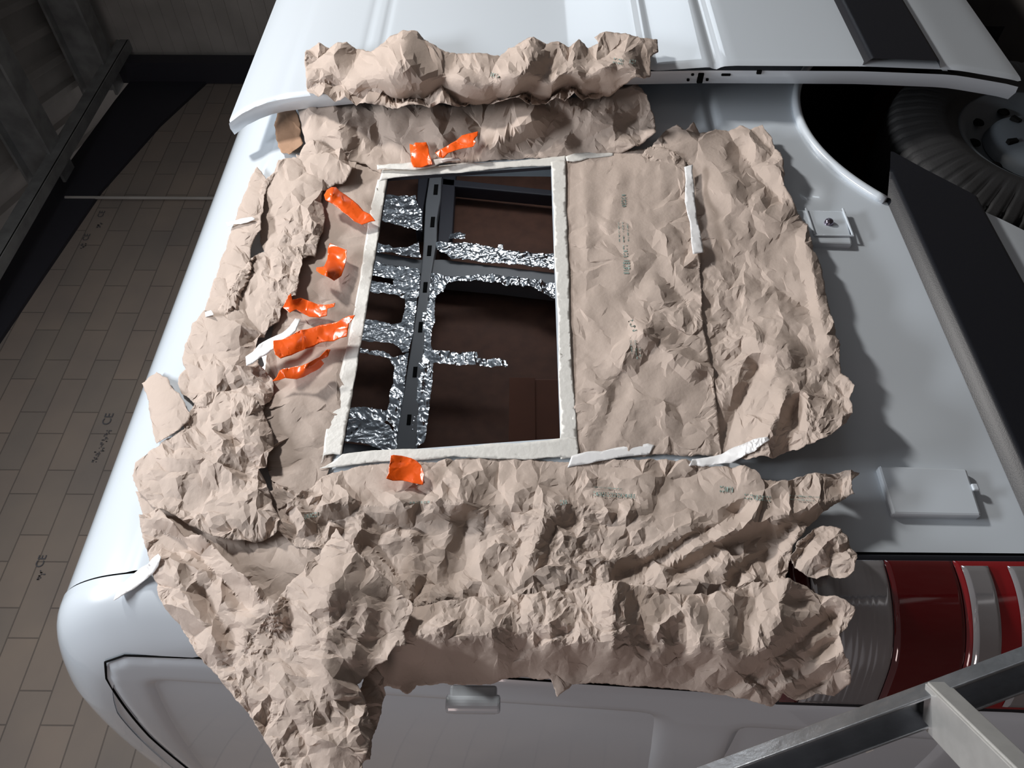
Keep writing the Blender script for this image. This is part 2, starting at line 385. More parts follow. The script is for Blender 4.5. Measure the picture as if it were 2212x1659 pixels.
tag(MB().tube([(5.50, WY - .03, 1.0), (5.50, WY - .03, 5.62)], .014).build('trim_%d' % n, M['sheet']), kind='structure')
def stamp(body, x, z, size, rot, name='block_stamp', Y=WY - .006, m=None):
    c = bpy.data.curves.new(name, 'FONT'); c.body = body; c.size = size; c.align_x = 'CENTER'
    t = bpy.data.objects.new('tmp', c); COL.objects.link(t)
    me = bpy.data.meshes.new_from_object(t.evaluated_get(bpy.context.evaluated_depsgraph_get())); bpy.data.objects.remove(t)
    o = link(name, me, m or M['stamp']); o.location = (x, Y, z); o.rotation_euler = (math.radians(90), 0, 0); o.scale.x = 1
    if rot: o.rotation_euler = (math.radians(90), rot, 0)
    return o
M['stamp'] = mat('stamp_ink', (.10, .10, .11), .9)

# ------------------------------------------------------------------ the van
van = empty('van', (1.6, 2.1, 0), 'large white panel van with its rear flank masked around a rectangular window opening', 'van')
def part(o, name_parent=None): return local(o, name_parent or van)
def subpart(o, p):       # p is a mesh part that already carries the inverse transform
    o.parent = p; o.matrix_parent_inverse = Matrix(); return o
PLACE = 'keep'
VW = [at(838, 385, 1.149), at(1190, 360, 1.1165), at(1210, 947, 1.1165), at(738, 982, 1.149)]
WQ = on_side(np.array([838, 1190, 1210, 738]), np.array([385, 360, 947, 982]))[:, [0, 2]]
AXW, AZW = .497, .61
arch = [(1.65 + AXW * math.cos(a), .36 + AZW * math.sin(a)) for a in np.linspace(math.radians(126.5), math.radians(53.5), 40)]
body_outline = [(.534, .46), (1.25, .46), (1.285, .57), (1.34, .65)] + arch + [(1.96, .65), (2.02, .46), (4.0, .46), (4.0, 2.466), (.534, 2.466)]
def flank(u, v):
    g = .006 * np.exp(-((v - 1.175) / .011) ** 2) * (u > 1.2) + .004 / (1 + np.exp(-(v - 2.262) / .003))
    # shallow pressed hollows beside the arch and behind the filler flap
    d = .010 * np.exp(-(((u - .80) / .10) ** 2 + ((v - 1.17) / .20) ** 2) ** 2)
    d2 = .010 * np.exp(-(((u - 1.39) / .030) ** 2 + ((v - 1.005) / .022) ** 2))
    return np.stack([u, side(v) + g + d + d2, v], 1)
sp_ = sheet('side_panel', body_outline, .0085, flank, M['paint'], holes=[WQ]); part(sp_)
# hole rim: the cut edge of the skin and the hollow post behind it
rim = MB()
for i in range(4):
    a, b = WQ[i], WQ[(i + 1) % 4]
    A = np.array([a[0], side(a[1]), a[1]]); B = np.array([b[0], side(b[1]), b[1]])
    rim.v += [A, B, B + [0, .008, 0], A + [0, .008, 0]]; rim.f.append([4 * i + j for j in range(4)])
part(rim.build('opening_edge', M['dark_steel']))
def Xr(Y, z): return .29 + .055 * (z - .9) + .10 * np.exp(-(np.abs(Y - 2.1) * -1 + .95) / .2)
RR = .07
def rrz(z): return np.interp(z, [2.08, 2.40], [.07, .12])
def inset(Yb, zb, s):
    dz = np.gradient(zb); dy = np.gradient(Yb); L = np.hypot(dy, dz); ny, nz = dz / L, -dy / L
    R_ = rrz(zb); t = np.clip(s / RR, 0, 1); e = R_ * (1 - np.sqrt(np.maximum(0, 1 - (1 - t) ** 2))); return Yb + ny * e, zb + nz * e
pz = np.concatenate([np.linspace(.46, 2.2, 70), np.linspace(2.21, 2.40, 40), np.linspace(2.402, 2.47, 60)])
py = np.interp(pz, _z, _y)
py = np.concatenate([py, np.linspace(1.48, 2.1, 16)]); pz = np.concatenate([pz, 2.47 + .025 * (1 - ((2.1 - np.linspace(1.48, 2.1, 16)) / .64) ** 2)])
for _ in range(6): py[1:-1] = (py[:-2] + 2 * py[1:-1] + py[2:]) / 4; pz[1:-1] = (pz[:-2] + 2 * pz[1:-1] + pz[2:]) / 4
def sweep(name, qs, m, x1=.529, back=False):
    V = []; n = len(py)
    for q in qs:
        s = q
        Yi, Zi = inset(py, pz, s)
        Rl = np.minimum(rrz(pz), x1 - Xr(Yi, Zi) - .014)
        if q < RR: Xi = Xr(Yi, Zi) + s / RR * Rl
        else:
            t = (q - RR) / (1 - RR); X0 = Xr(Yi, Zi) + Rl; Xi = X0 + (x1 - X0) * t
        V.append(np.stack([Xi, Yi, Zi], 1))
    V = np.array(V); Fc = []
    for i in range(len(qs) - 1):
        for j in range(n - 1): Fc.append([i * n + j, i * n + j + 1, (i + 1) * n + j + 1, (i + 1) * n + j])
    return raw(name, V.reshape(-1, 3), Fc, m, None, True)
qs = [RR * (1 - math.cos(a)) for a in np.linspace(0, math.pi / 2, 12)] + list(np.linspace(RR + .05, 1, 12))
part(sweep('corner_panel', qs, M['paint']))
# dark joint between corner panel and side panel
part(sheet('panel_gap', [(.520, .46), (.545, .46), (.545, 2.465), (.520, 2.465)], .008, lambda u, v: np.stack([u, side(v) + .006, v], 1), M['void']))
# roof
rv = []; rf = []; ys = np.linspace(1.455, 2.1, 14); N = len(ys)
for x in (.526, 4.0):
    for y in ys: rv.append((x, y, 2.466 + .028 * (1 - ((2.1 - y) / .645) ** 2)))
for j in range(N - 1): rf.append([j, j + 1, N + j + 1, N + j])
part(raw('roof', rv, rf, M['paint'], None, True))
# mirrored far skin, front bulkhead, floor: they close the body
b = MB(); b.box((2.3, 3.08, 1.45), (3.7, .03, 2.0)); b.box((4.0, 2.1, 1.45), (.03, 1.95, 1.95))
part(b.build('far_side_panel', M['paint']))
part(MB().box((2.3, 2.6, 2.475), (3.5, 1.0, .02)).build('far_roof', M['paint']))
part(MB().box((2.25, 2.15, .55), (3.5, 1.82, .06)).build('load_floor', M['lining']))
# rear face and the right-hand rear door
Yi, Zi = inset(py, pz, 0)
k_ = (Zi > .5)
prof_r = np.stack([Yi[k_], Zi[k_]], 1)
mir = prof_r[::-1].copy(); mir[:, 0] = 4.2 - mir[:, 0]
rear_poly = np.concatenate([prof_r[::4], mir[::4]])
part(sheet('rear_frame', rear_poly, .02, lambda u, v: np.stack([Xr(u, v) + .002, u, v], 1), M['paint']))
def smb(u, a, b, w): return 1 / (1 + np.exp(-(u - a) / w)) * 1 / (1 + np.exp((u - b) / w))
DP = [(1.262, .55), (1.262, 2.15), (1.268, 2.265), (1.29, 2.30), (1.34, 2.315), (1.6, 2.33), (2.06, 2.335), (2.06, .55)]
def doorf(u, v):
    P = np.stack([u, v], 1); _, d = snap(P, np.array(DP))
    top = 2.23 + .12 * (u - 1.3)
    r = .020 * smb(u, 1.335, 2.02, .005) * (1 / (1 + np.exp(-(v - 1.43 + .08 * (u - 1.2)) / .008))) * (1 / (1 + np.exp((v - top) / .006)))
    r2 = .014 * smb(u, 1.36, 2.0, .006) * smb(v, .95, 1.27, .006)
    return np.stack([Xr(u, v) - .004 + .006 * np.exp(-d / .005) + r + r2, u, v], 1)
rdoor = part(sheet('rear_door', DP, .0075, doorf, M['paint']))
dpl = [(float(Xr(a, b)) - .001, a - .004, b + (.004 if i > 2 else 0)) for i, (a, b) in enumerate(DP[:7])]
dense = []
for a, b in zip(dpl[:-1], dpl[1:]):
    for t in np.linspace(0, 1, 14, endpoint=False):
        p = np.array(a) * (1 - t) + np.array(b) * t; p[0] = Xr(p[1], p[2]) + .001; dense.append(p)
part(MB().tube(dense, .0018, 8).build('door_seal', M['void'], None, True))
h = MB(); h.box((.345, 1.215, 1.70), (.03, .05, .07)); h.tube([(.335, 1.20, 1.66), (.335, 1.20, 1.74)], .014)  # hinge-like block added in place of a shadow at the rear corner
part(h.build('hinge_shadow', M['paint'], None, False, .006))
# tail light wrapping the corner
def corner_pt(z, a, off):
    """a: metres along the horizontal section, from X=.52 towards and round the corner; off: metres proud of the skin"""
    ys = float(side(z)); pts = []
    X0 = float(Xr(ys, z))
    for x in np.linspace(.531, X0 + RR, 14): pts.append((x, ys))
    for t in np.linspace(0, math.pi / 2, 14)[1:]:
        y = ys + RR * (1 - math.cos(t)); pts.append((float(Xr(y, z)) + RR * (1 - math.sin(t)), y))
    for y in np.linspace(ys + RR, ys + .2, 10)[1:]: pts.append((float(Xr(y, z)), y))
    P = np.array(pts); d = np.linalg.norm(np.diff(P, axis=0), axis=1); s = np.concatenate([[0], np.cumsum(d)])
    x = np.interp(a, s, P[:, 0]); y = np.interp(a, s, P[:, 1]); e = .004
    dx = np.interp(a + e, s, P[:, 0]) - np.interp(a - e, s, P[:, 0]); dy = np.interp(a + e, s, P[:, 1]) - np.interp(a - e, s, P[:, 1])
    L = math.hypot(dx, dy); return np.array([x - dy / L * off, y + dx / L * off, z])
def wrap(name, z0, z1, a0, a1, off, m, ribs=0, nz=None, na=40, lip=.004):
    nz = nz or max(4, int((z1 - z0) / .004)); V = []; Fc = []
    for i in range(nz + 1):
        for j in range(na + 1):
            z = z0 + (z1 - z0) * i / nz; a = a0 + (a1 - a0) * j / na
            o = off + (ribs * math.sin(z * 900) if ribs else 0)
            if i in (0, nz) or j in (0, na): o = off - lip
            V.append(corner_pt(z, a, o))
    for i in range(nz):
        for j in range(na): q = i * (na + 1) + j; Fc.append([q, q + 1, q + na + 2, q + na + 1])
    return raw(name, V, Fc, m, None, True)
tl = part(wrap('tail_light', .66, 1.245, .0, .268, .008, M['black'], 0, 60, 40, .01))
for nm, z0, z1, mm, rb in (('red_cap', 1.207, 1.235, 'red', 0), ('reversing_lens', 1.092, 1.206, 'clear', .00025), ('brake_lens', .990, 1.091, 'red', 0),
                           ('bright_band', .850, .989, 'redb', 0), ('lower_lens', .68, .849, 'red', 0)):
    o = wrap(nm, z0, z1, .016, .248, .016, M[mm], rb); subpart(o, tl)
for z0, z1 in ((.942, .982), (.873, .914)):
    o = wrap('clear_strip', z0, z1, .026, .236, .021, M['clear'], 0); subpart(o, tl)
# wheel-arch lip, liner, wheel
lipP = [(x, float(side(z)) - .004, z) for x, z in arch]
part(MB().tube(lipP, .0105, 10).build('arch_lip', M['paint'], None, True))
lin = MB(); ao = [(1.18, .3), (1.22, .55)] + [(1.65 + .50 * math.cos(a), .36 + .64 * math.sin(a)) for a in np.linspace(math.radians(150), math.radians(20), 30)] + [(2.12, .3)]
nn = len(ao)
for x, z in ao: lin.v.append(np.array([x, 1.112 + .0 * z, z]))
for x, z in ao: lin.v.append(np.array([x, 1.62, z]))
for i in range(nn - 1): lin.f.append([i, i + 1, nn + i + 1, nn + i])
lin.f.append([nn + i for i in range(nn)])
part(lin.build('arch_liner', M['liner'], None, True))
wc = np.array([1.65, 1.13, .365])
def lathe(name, prof, m, c, seg=96, mod=None):
    V = []; Fc = []; n = len(prof)
    for i in range(seg):
        a = 2 * math.pi * i / seg
        for j, (r, y) in enumerate(prof):
            if mod: r, y = mod(i, j, r, y)
            V.append((c[0] + r * math.cos(a), c[1] + y, c[2] + r * math.sin(a)))
    for i in range(seg):
        for j in range(n - 1): k = (i + 1) % seg; Fc.append([i * n + j, i * n + j + 1, k * n + j + 1, k * n + j])
    return raw(name, V, Fc, m, None, True)
def tread(i, j, r, y):
    if i % 6 == 0 and j in (3, 4, 5, 6, 7, 8): return r - .017, y
    return r, y
wheel = part(lathe('wheel', [(.005, .04), (.06, .036), (.075, .045), (.11, .055), (.145, .05), (.17, .03), (.19, .012), (.2, .012), (.205, .03), (.2, .2)], M['hub'], wc, 64))
t_ = lathe('tyre', [(.198, .012), (.215, -.002), (.25, -.012), (.30, -.008), (.33, .004), (.345, .010), (.356, .025), (.360, .045), (.361, .11), (.360, .18), (.33, .21), (.2, .2)], M['rubber'], wc, 360, tread)
subpart(t_, wheel)
cap = lathe('wheel_cap', [(.0, .012), (.03, .008), (.07, .012), (.10, .020), (.118, .03), (.125, .05)], M['hub'], wc, 48); subpart(cap, wheel)
for i in range(10):
    a = 2 * math.pi * i / 10 + .2
    o = lathe('vent_hole', [(0, .0), (.013, .0), (.016, .004)], M['void'], wc + np.array([.152 * math.cos(a), .036, .152 * math.sin(a)]), 14); subpart(o, wheel)
for i in range(5):
    a = 2 * math.pi * i / 5 + .5
    o = MB().box(wc + np.array([.085 * math.cos(a), .012, .085 * math.sin(a)]), (.024, .01, .012), np.array([[math.cos(a), 0, -math.sin(a)], [0, 1, 0], [math.sin(a), 0, math.cos(a)]])).build('cap_slot', M['void']); subpart(o, wheel)
# rub strips
def strip_h(v, z0, z1, h=.024):
    return h * np.clip((z1 - v) / .022, 0, 1) ** .8 * np.clip((v - z0) / .012, 0, 1) + .001
msP = [(.36, .648), (1.335, .648), (1.365, .672), (1.44, .745), (1.505, .803), (1.43, .826), (1.355, .845), (.36, .845)]
part(sheet('rub_strip', msP, .005, lambda u, v: np.stack([u, side(v) - strip_h(v, .648, .845), v], 1), M['black']))
# sliding door, drawn back over the flank
DO = .10
def doorx(z): return 1.71 - .055 * np.clip((z - 2.2) / .17, 0, 1.2) ** 2
zz = np.linspace(.455, 2.345, 60)
slP = [(float(doorx(z)), z) for z in zz] + [(3.3, 2.345), (3.3, .455)]
def sdoor(u, v):
    g = .007 * np.exp(-((v - 1.18) / .010) ** 2) - .005 * np.exp(-((v - 1.335) / .010) ** 2) + .005 * np.exp(-((v - 1.985) / .006) ** 2) + .004 * np.exp(-((v - 2.03) / .006) ** 2) \
        + .003 / (1 + np.exp(-(v - 2.21) / .004)) - .012 * np.clip((1.335 - v) / .2, 0, 1)
    e = np.exp(-np.abs(u - doorx(v)) / .004) * .006
    return np.stack([u, side(v) - DO + g + e, v], 1)
sd = part(sheet('sliding_door', slP, .0085, sdoor, M['paint']))
fl = MB()
for z in zz: fl.v += [np.array([float(doorx(z)), float(side(z)) - DO + .006, z]), np.array([float(doorx(z)) - .002, float(side(z)) - DO + .020, z]), np.array([float(doorx(z)) + .012, float(side(z)) - DO + .046, z])]
for i in range(len(zz) - 1):
    for j in (0, 1): fl.f.append([3 * i + j, 3 * i + j + 1, 3 * i + j + 4, 3 * i + j + 3])
subpart(fl.build('door_edge', M['paint'], None, True), sd)
def edge_hole(px_, py_, w, h_, nm='edge_hole'):
    p = at(px_, py_, 1.028); z = p[2]; y = float(side(z)) - DO + .012 + .02 * (py_ - 150) / 26
    o = MB().box((float(doorx(z)) - .001, y, z), (.006, h_, w)).build(nm, M['void'], None, False, .002); subpart(o, sd)
edge_hole(1511, 166, .014, .026, 'latch_slot'); edge_hole(1490, 154, .007, .006); edge_hole(1487, 172, .007, .006); edge_hole(1528, 172, .007, .006)
edge_hole(1561, 155, .022, .006); edge_hole(1627, 146, .012, .010)
o = sheet('rub_strip', [(1.713, .655), (3.3, .655), (3.3, .845), (1.713, .845)], .006, lambda u, v: np.stack([u, side(v) - DO - strip_h(v, .655, .845), v], 1), M['black']); subpart(o, sd)
o = sheet('strip_edge', [(1.705, .642), (3.3, .642), (3.3, .656), (1.705, .656)], .004, lambda u, v: np.stack([u, side(v) - DO - .006, v], 1), M['paint']); subpart(o, sd)
# small plates on the flank
def plate(name, px_, py_, h, m, bev=.004):
    P = on_side(np.array(px_, float), np.array(py_, float), h); b = MB().prism([p for p in P], (0, h + .004, 0)); return part(b.build(name, m, None, False, bev))
pl = plate('cover_plate', (1700, 1828, 1842, 1713), (452, 455, 527, 523), .012, M['paint'])
b = MB()
for x0, x1, z0, z1 in ((1.232, 1.316, .952, .956), (1.232, 1.316, 1.03, 1.034), (1.228, 1.232, .952, 1.034)):
    b.box(((x0 + x1) / 2, 1.0865, (z0 + z1) / 2), (x1 - x0, .004, z1 - z0))
subpart(b.build('raised_frame', M['paint'], None, False, .0012), pl)
s_ = lathe('screw_head', [(0, -.010), (.006, -.009), (.0085, -.006), (.0095, 0)], M['screw'], at(1790, 482, 1.088), 20); subpart(s_, pl)
fp = plate('filler_flap', (1897, 2089, 2122, 1929), (1005, 1012, 1114, 1110), .012, M['paint'])
b = MB(); q = on_side(np.array([2100.0, 2112]), np.array([1052.0, 1054]), .012); b.box(q.mean(0), (.012, .006, .010)); subpart(b.build('flap_notch', M['paint'], None, False, .002), fp)

# ------------------------------------------------------------------ inside the van, seen through the opening
IY = 2.86
def far(px_, py_, Y=IY): P = at(np.array(px_, float), np.array(py_, float), Y); return P
part(MB().box((2.2, 3.0, 1.52), (3.4, .02, 1.88)).build('inner_lining', M['lining']))
def slab(name, pts, m, Y=IY, t=.05, bev=.006):
    P = far([p[0] for p in pts], [p[1] for p in pts], Y); return part(MB().prism(P, (0, t, 0)).build(name, m, None, False, bev))
rail = slab('slotted_rail', [(931, 360), (955, 360), (952, 425), (944, 470), (943, 520), (930, 600), (925, 640), (914, 760), (905, 870), (896, 1000), (848, 1000), (868, 870), (886, 760), (904, 640), (914, 540), (919, 440)], M['frame'], IY - .03, .06)
for x, y in ((942, 409), (935, 479), (928, 541), (919, 620), (909, 706), (897, 803), (884, 906)):
    P = far([x - 4, x + 5, x + 3, x - 6], [y - 11, y - 11, y + 11, y + 11], IY - .033); subpart(MB().prism(P, (0, .004, 0)).build('slot', M['void'], None, False, .001), rail)
slab('wall_pillar', [(790, 540), (905, 560), (960, 560), (1080, 575), (1250, 595), (1250, 628), (1080, 608), (960, 597), (905, 592), (790, 562)], M['frame'], IY, .10)
slab('wall_pillar', [(700, 950), (850, 968), (850, 1000), (700, 1000)], M['frame'], IY, .10)
slab('dark_post', [(905, 360), (930, 360), (915, 445), (912, 500), (898, 500), (900, 440)], M['dark_steel'], IY, .08)
slab('dark_post', [(957, 360), (985, 360), (976, 525), (945, 525)], M['dark_steel'], IY, .08)
slab('roof_bow', [(940, 383), (1210, 412), (1210, 424), (940, 398)], M['dark_steel'], IY, .08)
def foil(pts, Y=IY - .012, seed=3, k=1.0, ang=0, amp=.004):
    P = far([p[0] for p in pts], [p[1] for p in pts], Y)[:, [0, 2]]
    def fn(u, v):
        c = .009 * facet(u, v, .040, seed, .5, ang, 3.2) + .006 * facet(u, v, .018, seed + 1, .5, ang + .3, 3.0) + .0032 * facet(u, v, .009, seed + 2, .5, ang, 1.6)
        return np.stack([u, Y - .012 + c * k, v], 1)
    return part(sheet('foil_wrap', jag(P, amp, seed, .012), .004, fn, M['foil']))
A2 = math.pi / 2
foil([(942, 530), (1000, 526), (1075, 540), (1078, 530), (1088, 531), (1087, 543), (1220, 553), (1220, 590), (1120, 576), (1050, 570), (975, 563), (950, 548)], seed=3, ang=A2)
foil([(972, 508), (1006, 508), (1005, 520), (970, 518)], seed=4)
foil([(922, 594), (948, 594), (960, 600), (1050, 595), (1220, 618), (1220, 655), (1195, 648), (1140, 622), (1060, 612), (970, 610), (958, 632), (942, 642), (940, 700), (932, 742), (918, 742), (912, 700)], seed=5)
foil([(914, 742), (932, 742), (936, 762), (1030, 765), (1031, 778), (1095, 783), (1095, 798), (1000, 792), (936, 786), (926, 900), (918, 955), (896, 975), (885, 975), (902, 860)], seed=6)
foil([(815, 418), (898, 428), (912, 460), (912, 500), (880, 496), (815, 476)], seed=7, ang=A2)
foil([(810, 528), (850, 537), (880, 536), (905, 524), (910, 560), (880, 556), (805, 545)], seed=8, ang=A2)
foil([(800, 563), (905, 585), (908, 600), (905, 640), (895, 655), (890, 740), (885, 760), (876, 730), (876, 650), (850, 640), (800, 633), (795, 612), (850, 617), (853, 602), (800, 598)], seed=9, ang=A2)
foil([(780, 692), (852, 702), (868, 700), (890, 640), (902, 640), (884, 765), (870, 765), (850, 745), (775, 740)], seed=10, ang=A2)
foil([(770, 752), (810, 760), (850, 775), (884, 762), (874, 880), (858, 975), (845, 975), (852, 925), (835, 914), (745, 903), (750, 884), (838, 890), (842, 872), (850, 830), (852, 795), (835, 776), (770, 765)], seed=11, ang=.2)
foil([(735, 905), (800, 912), (842, 922), (858, 960), (850, 975), (800, 965), (730, 952)], seed=12, ang=A2)
crate = empty('cardboard_box', (1.6, 2.6, .58), 'tall brown cardboard box standing inside the van behind the window opening', 'box')
P = at(np.array([1102., 1110]), np.array([760., 1000]), 2.55)
zt = P[0][2] + .0
local(MB().box((1.45, 2.62, (zt + .58) / 2), (.9, .40, zt - .58)).build('carton', M['carton'], None, False, .006), crate)
local(MB().box((1.45, 2.415, zt - .05), (.9, .006, .10)).build('flap', M['carton'], None, False, .002), crate)

# ------------------------------------------------------------------ paper sheets (outline px, px[, cm above the panel])
SH = {}
def P_(key, *a, **k): SH[key] = paper('paper_sheet', *a, **k)
P_('under', [(292, 1060, .6), (450, 1070, 1), (600, 1060, 1.2), (760, 1150, 1), (880, 1290, 1), (862, 1400, 1.5), (760, 1440, 2), (640, 1430, 2), (500, 1390, 1.6), (400, 1300, .6), (330, 1200, .4)],
   [(550, 1220, 1.2)], 'shaded kraft paper sheet lying deepest, seen in the gaps at lower left', seed=7, k=.7)
P_('col', [(640, 335), (822, 352, .4), (826, 385, .3), (808, 480, .3), (785, 640, .3), (752, 800, .3), (728, 960, .3), (712, 1012, .3), (700, 1040, .5), (600, 1100, 1.5), (575, 1000, 1), (560, 880, 1), (575, 780, 1), (595, 680, 1), (600, 560, 1), (640, 440, 1)],
   [(720, 500, .9), (700, 700, 1.1), (660, 850, 1.2), (650, 960, 1.0)], 'kraft paper strip along the left edge of the window opening, under the orange tapes', seed=11, k=1.0)
P_('right', [(1395, 332, 1.5), (1420, 302, 2), (1435, 281, 2.5), (1462, 272, 2.8), (1480, 284, 2.3), (1497, 268, 2.8), (1512, 282, 2.4), (1545, 281, 2), (1575, 278, 2.4), (1600, 268, 3), (1622, 279, 2.8), (1646, 274, 3), (1668, 300, 3.4), (1690, 350, 3.6), (1697, 372, 3.6), (1693, 402, 3.2), (1706, 425, 3), (1722, 452, 2.4), (1735, 472, 2.2), (1750, 505, 2.8), (1765, 555, 3.4), (1776, 600, 3.8), (1790, 650, 4.2), (1800, 700, 4.8), (1812, 760, 5), (1817, 805, 5.2), (1845, 835, 6.5), (1834, 862, 6.5), (1842, 892, 7.5), (1815, 922, 7.5), (1798, 935, 7.5), (1775, 950, 7.2), (1740, 962, 6.8), (1700, 974, 6), (1678, 985, 5.4), (1660, 990, 4.6), (1640, 984, 4), (1612, 992, 3), (1585, 982, 1.2), (1500, 985, .6), (1490, 700, 1), (1490, 500, .9), (1475, 360, 1)],
   [(1600, 400, 2.2), (1620, 600, 2.4), (1640, 780, 3.6), (1700, 880, 5.5), (1600, 900, 2.6), (1560, 700, 1.2), (1550, 500, 1), (1590, 330, 2.4), (1720, 640, 3.6)],
   'large kraft paper sheet at far right of the masking, torn edge standing off the van', seed=31, folds=[(1640, 985, 1700, 850, 1.4, 34), (1700, 975, 1720, 860, -1.4, 30), (1780, 940, 1740, 850, 1.4, 34), (1835, 890, 1750, 840, -1.2, 26), (1560, 560, 1740, 660, -1.2, 40), (1540, 700, 1700, 760, 1.4, 40), (1600, 330, 1680, 430, -1.4, 34), (1560, 940, 1640, 800, -1.4, 34), (1550, 420, 1700, 480, 1.0, 40), (1740, 520, 1790, 740, 1.0, 26)], k=.82)
P_('inner', [(1212, 345, .3), (1290, 336, .5), (1380, 322, 1.2), (1440, 320, 1.5), (1480, 345, 1.4), (1500, 470, 1.6), (1512, 560, 1.8), (1516, 680, 2), (1540, 800, 2), (1560, 985, 1.2), (1480, 985, .6), (1380, 985, .5), (1240, 998, .3), (1235, 800, .3), (1225, 600, .3)],
   [(1350, 500, 1.2), (1350, 700, 1.4), (1430, 850, 1.8), (1300, 850, 1.2)], 'kraft paper sheet taped along the right edge of the opening, green print down it', seed=21, folds=[(1262, 360, 1270, 520, 1.0, 22), (1270, 540, 1262, 700, 1.0, 22), (1300, 860, 1400, 700, 1.2, 34), (1360, 640, 1420, 560, -1.0, 30), (1390, 720, 1500, 800, 1.3, 30), (1430, 600, 1510, 680, -1.1, 26), (1290, 980, 1340, 820, -1.0, 34), (1340, 380, 1310, 480, 1.0, 24)], k=.8, rmin=.016, rmax=.042)
P_('deck', [(600, 1150, 2), (612, 1110, 2.2), (655, 1065, 1.5), (700, 1030, .4), (760, 1012, .3), (850, 1003, .4), (1000, 990, .4), (1240, 1000, .4), (1400, 993, .6), (1500, 996, 1), (1560, 1005, 2), (1605, 1012, 3), (1645, 1030, 3.2), (1700, 1042, 3), (1745, 1025, 3.6), (1790, 1022, 4), (1858, 1020, 4.6), (1838, 1042, 4.5), (1845, 1068, 4.5), (1812, 1082, 4), (1795, 1092, 3.2), (1775, 1110, 3), (1740, 1140, 4), (1712, 1180, 4.5), (1705, 1225, 4.5), (1690, 1262, 4.5), (1600, 1290, 4), (1500, 1300, 3.5), (1420, 1290, 3.2), (1330, 1285, 3), (1250, 1290, 3), (1100, 1300, 3), (950, 1310, 2.5), (880, 1312, 2), (740, 1200, 1.5), (640, 1180, 2)],
   [(700, 1090, 2.6), (850, 1090, 2.8), (1000, 1085, 3), (1250, 1090, 2.6), (1500, 1090, 3), (1000, 1180, 1.2), (850, 1180, .8), (1300, 1190, 2.6), (1500, 1190, 3.6), (1640, 1160, 4.2), (1750, 1080, 4)],
   'long kraft paper sheet just below the window opening in the photo, diagonal folds at right', seed=41, folds=[(1350, 1240, 1600, 1105, -2.0, 30), (1400, 1200, 1560, 1120, 1.2, 26), (1470, 1235, 1650, 1150, -1.8, 28), (1560, 1150, 1790, 1080, 1.6, 34), (1590, 1245, 1700, 1150, -1.6, 26), (650, 1092, 1000, 1082, 1.2, 40), (1000, 1082, 1380, 1098, 1.2, 40), (1120, 1260, 1180, 1130, 1.2, 34), (980, 1250, 1010, 1120, -1.2, 34), (900, 1300, 890, 1160, 1.0, 22)], k=1.15, ang=.9)
P_('lobe', [(1722, 1170, 4.5), (1760, 1140, 4), (1800, 1135, 4.5), (1838, 1172, 6.5), (1856, 1192, 7), (1846, 1232, 7), (1825, 1248, 6.5), (1790, 1240, 6), (1768, 1246, 5.5), (1730, 1236, 4.5), (1706, 1205, 4)],
   [(1780, 1190, 6.4)], 'small torn kraft paper lobe sticking out just above the tail light', seed=45, k=.9)
P_('skirt', [(880, 1312, 3), (955, 1296, 3.8), (1020, 1290, 4), (1100, 1284, 4.5), (1240, 1275, 5), (1322, 1256, 6), (1400, 1268, 5.5), (1460, 1278, 5), (1530, 1285, 5), (1620, 1262, 5.5), (1700, 1252, 5.5), (1740, 1270, 5.6), (1800, 1290, 6.2), (1846, 1312, 6.8), (1835, 1345, 6), (1812, 1372, 5.2), (1822, 1410, 5), (1840, 1442, 4.8), (1833, 1480, 3), (1805, 1502, 1.6), (1760, 1500, 1), (1720, 1512, .8), (1690, 1498, 1), (1668, 1526, .2), (1620, 1512, .4), (1540, 1500, .2), (1420, 1484, 0), (1330, 1478, 0), (1235, 1478, .2), (1204, 1506, 0), (1190, 1468, .3), (1130, 1462, -.3), (1060, 1478, -.8), (960, 1476, -.8), (900, 1480, -.6), (880, 1500, -.8), (838, 1482, -.5), (800, 1490, 0), (780, 1440, 2.5), (840, 1380, 4)],
   [(900, 1375, 6.5), (1000, 1385, 6.5), (1100, 1390, 6.5), (1250, 1395, 6.5), (1400, 1405, 6.5), (1550, 1400, 6.5), (1700, 1380, 6.5), (1000, 1320, 5.5), (1250, 1320, 6), (1500, 1330, 6), (1700, 1310, 6), (1000, 1430, 1.6), (1250, 1435, 2.0), (1500, 1450, 2.4), (1700, 1450, 3), (900, 1430, 1.2)],
   'kraft paper skirt folded round the rear corner beside the tail light, lower half shaded', seed=51, folds=[(955, 1296, 960, 1390, 1.2, 46), (1100, 1285, 1105, 1390, -1.4, 40), (1180, 1280, 1190, 1390, 1.2, 40), (1322, 1258, 1325, 1400, 2.0, 50), (1365, 1270, 1400, 1395, -1.6, 34), (1480, 1280, 1500, 1400, 1.0, 40), (1620, 1262, 1600, 1390, -1.4, 36), (1700, 1260, 1660, 1400, 1.4, 40), (1560, 1500, 1800, 1330, -1.2, 26), (1640, 1520, 1830, 1400, 1.0, 26)], k=.8, ang=1.3, low=-.03)
P_('upper_left', [(572, 392, 2), (592, 370, 2.2), (602, 350, 2.4), (622, 345, 2), (645, 335, 2.6), (662, 304, 3), (690, 306, 3.4), (722, 318, 3.2), (750, 338, 3), (770, 346, 2.6), (762, 372, 2.4), (742, 400, 2), (706, 404, 2), (692, 430, 2.4), (701, 462, 2.8), (696, 492, 2.8), (690, 522, 2.4), (680, 552, 2), (640, 560, 2), (580, 560, 1.5), (562, 520, .4), (566, 440, .6)],
   [(650, 420, 3), (640, 500, 3), (680, 350, 3.2)], 'crumpled kraft paper sheet at the upper left corner of the window opening', seed=61, k=.9, rmin=.011, rmax=.032)
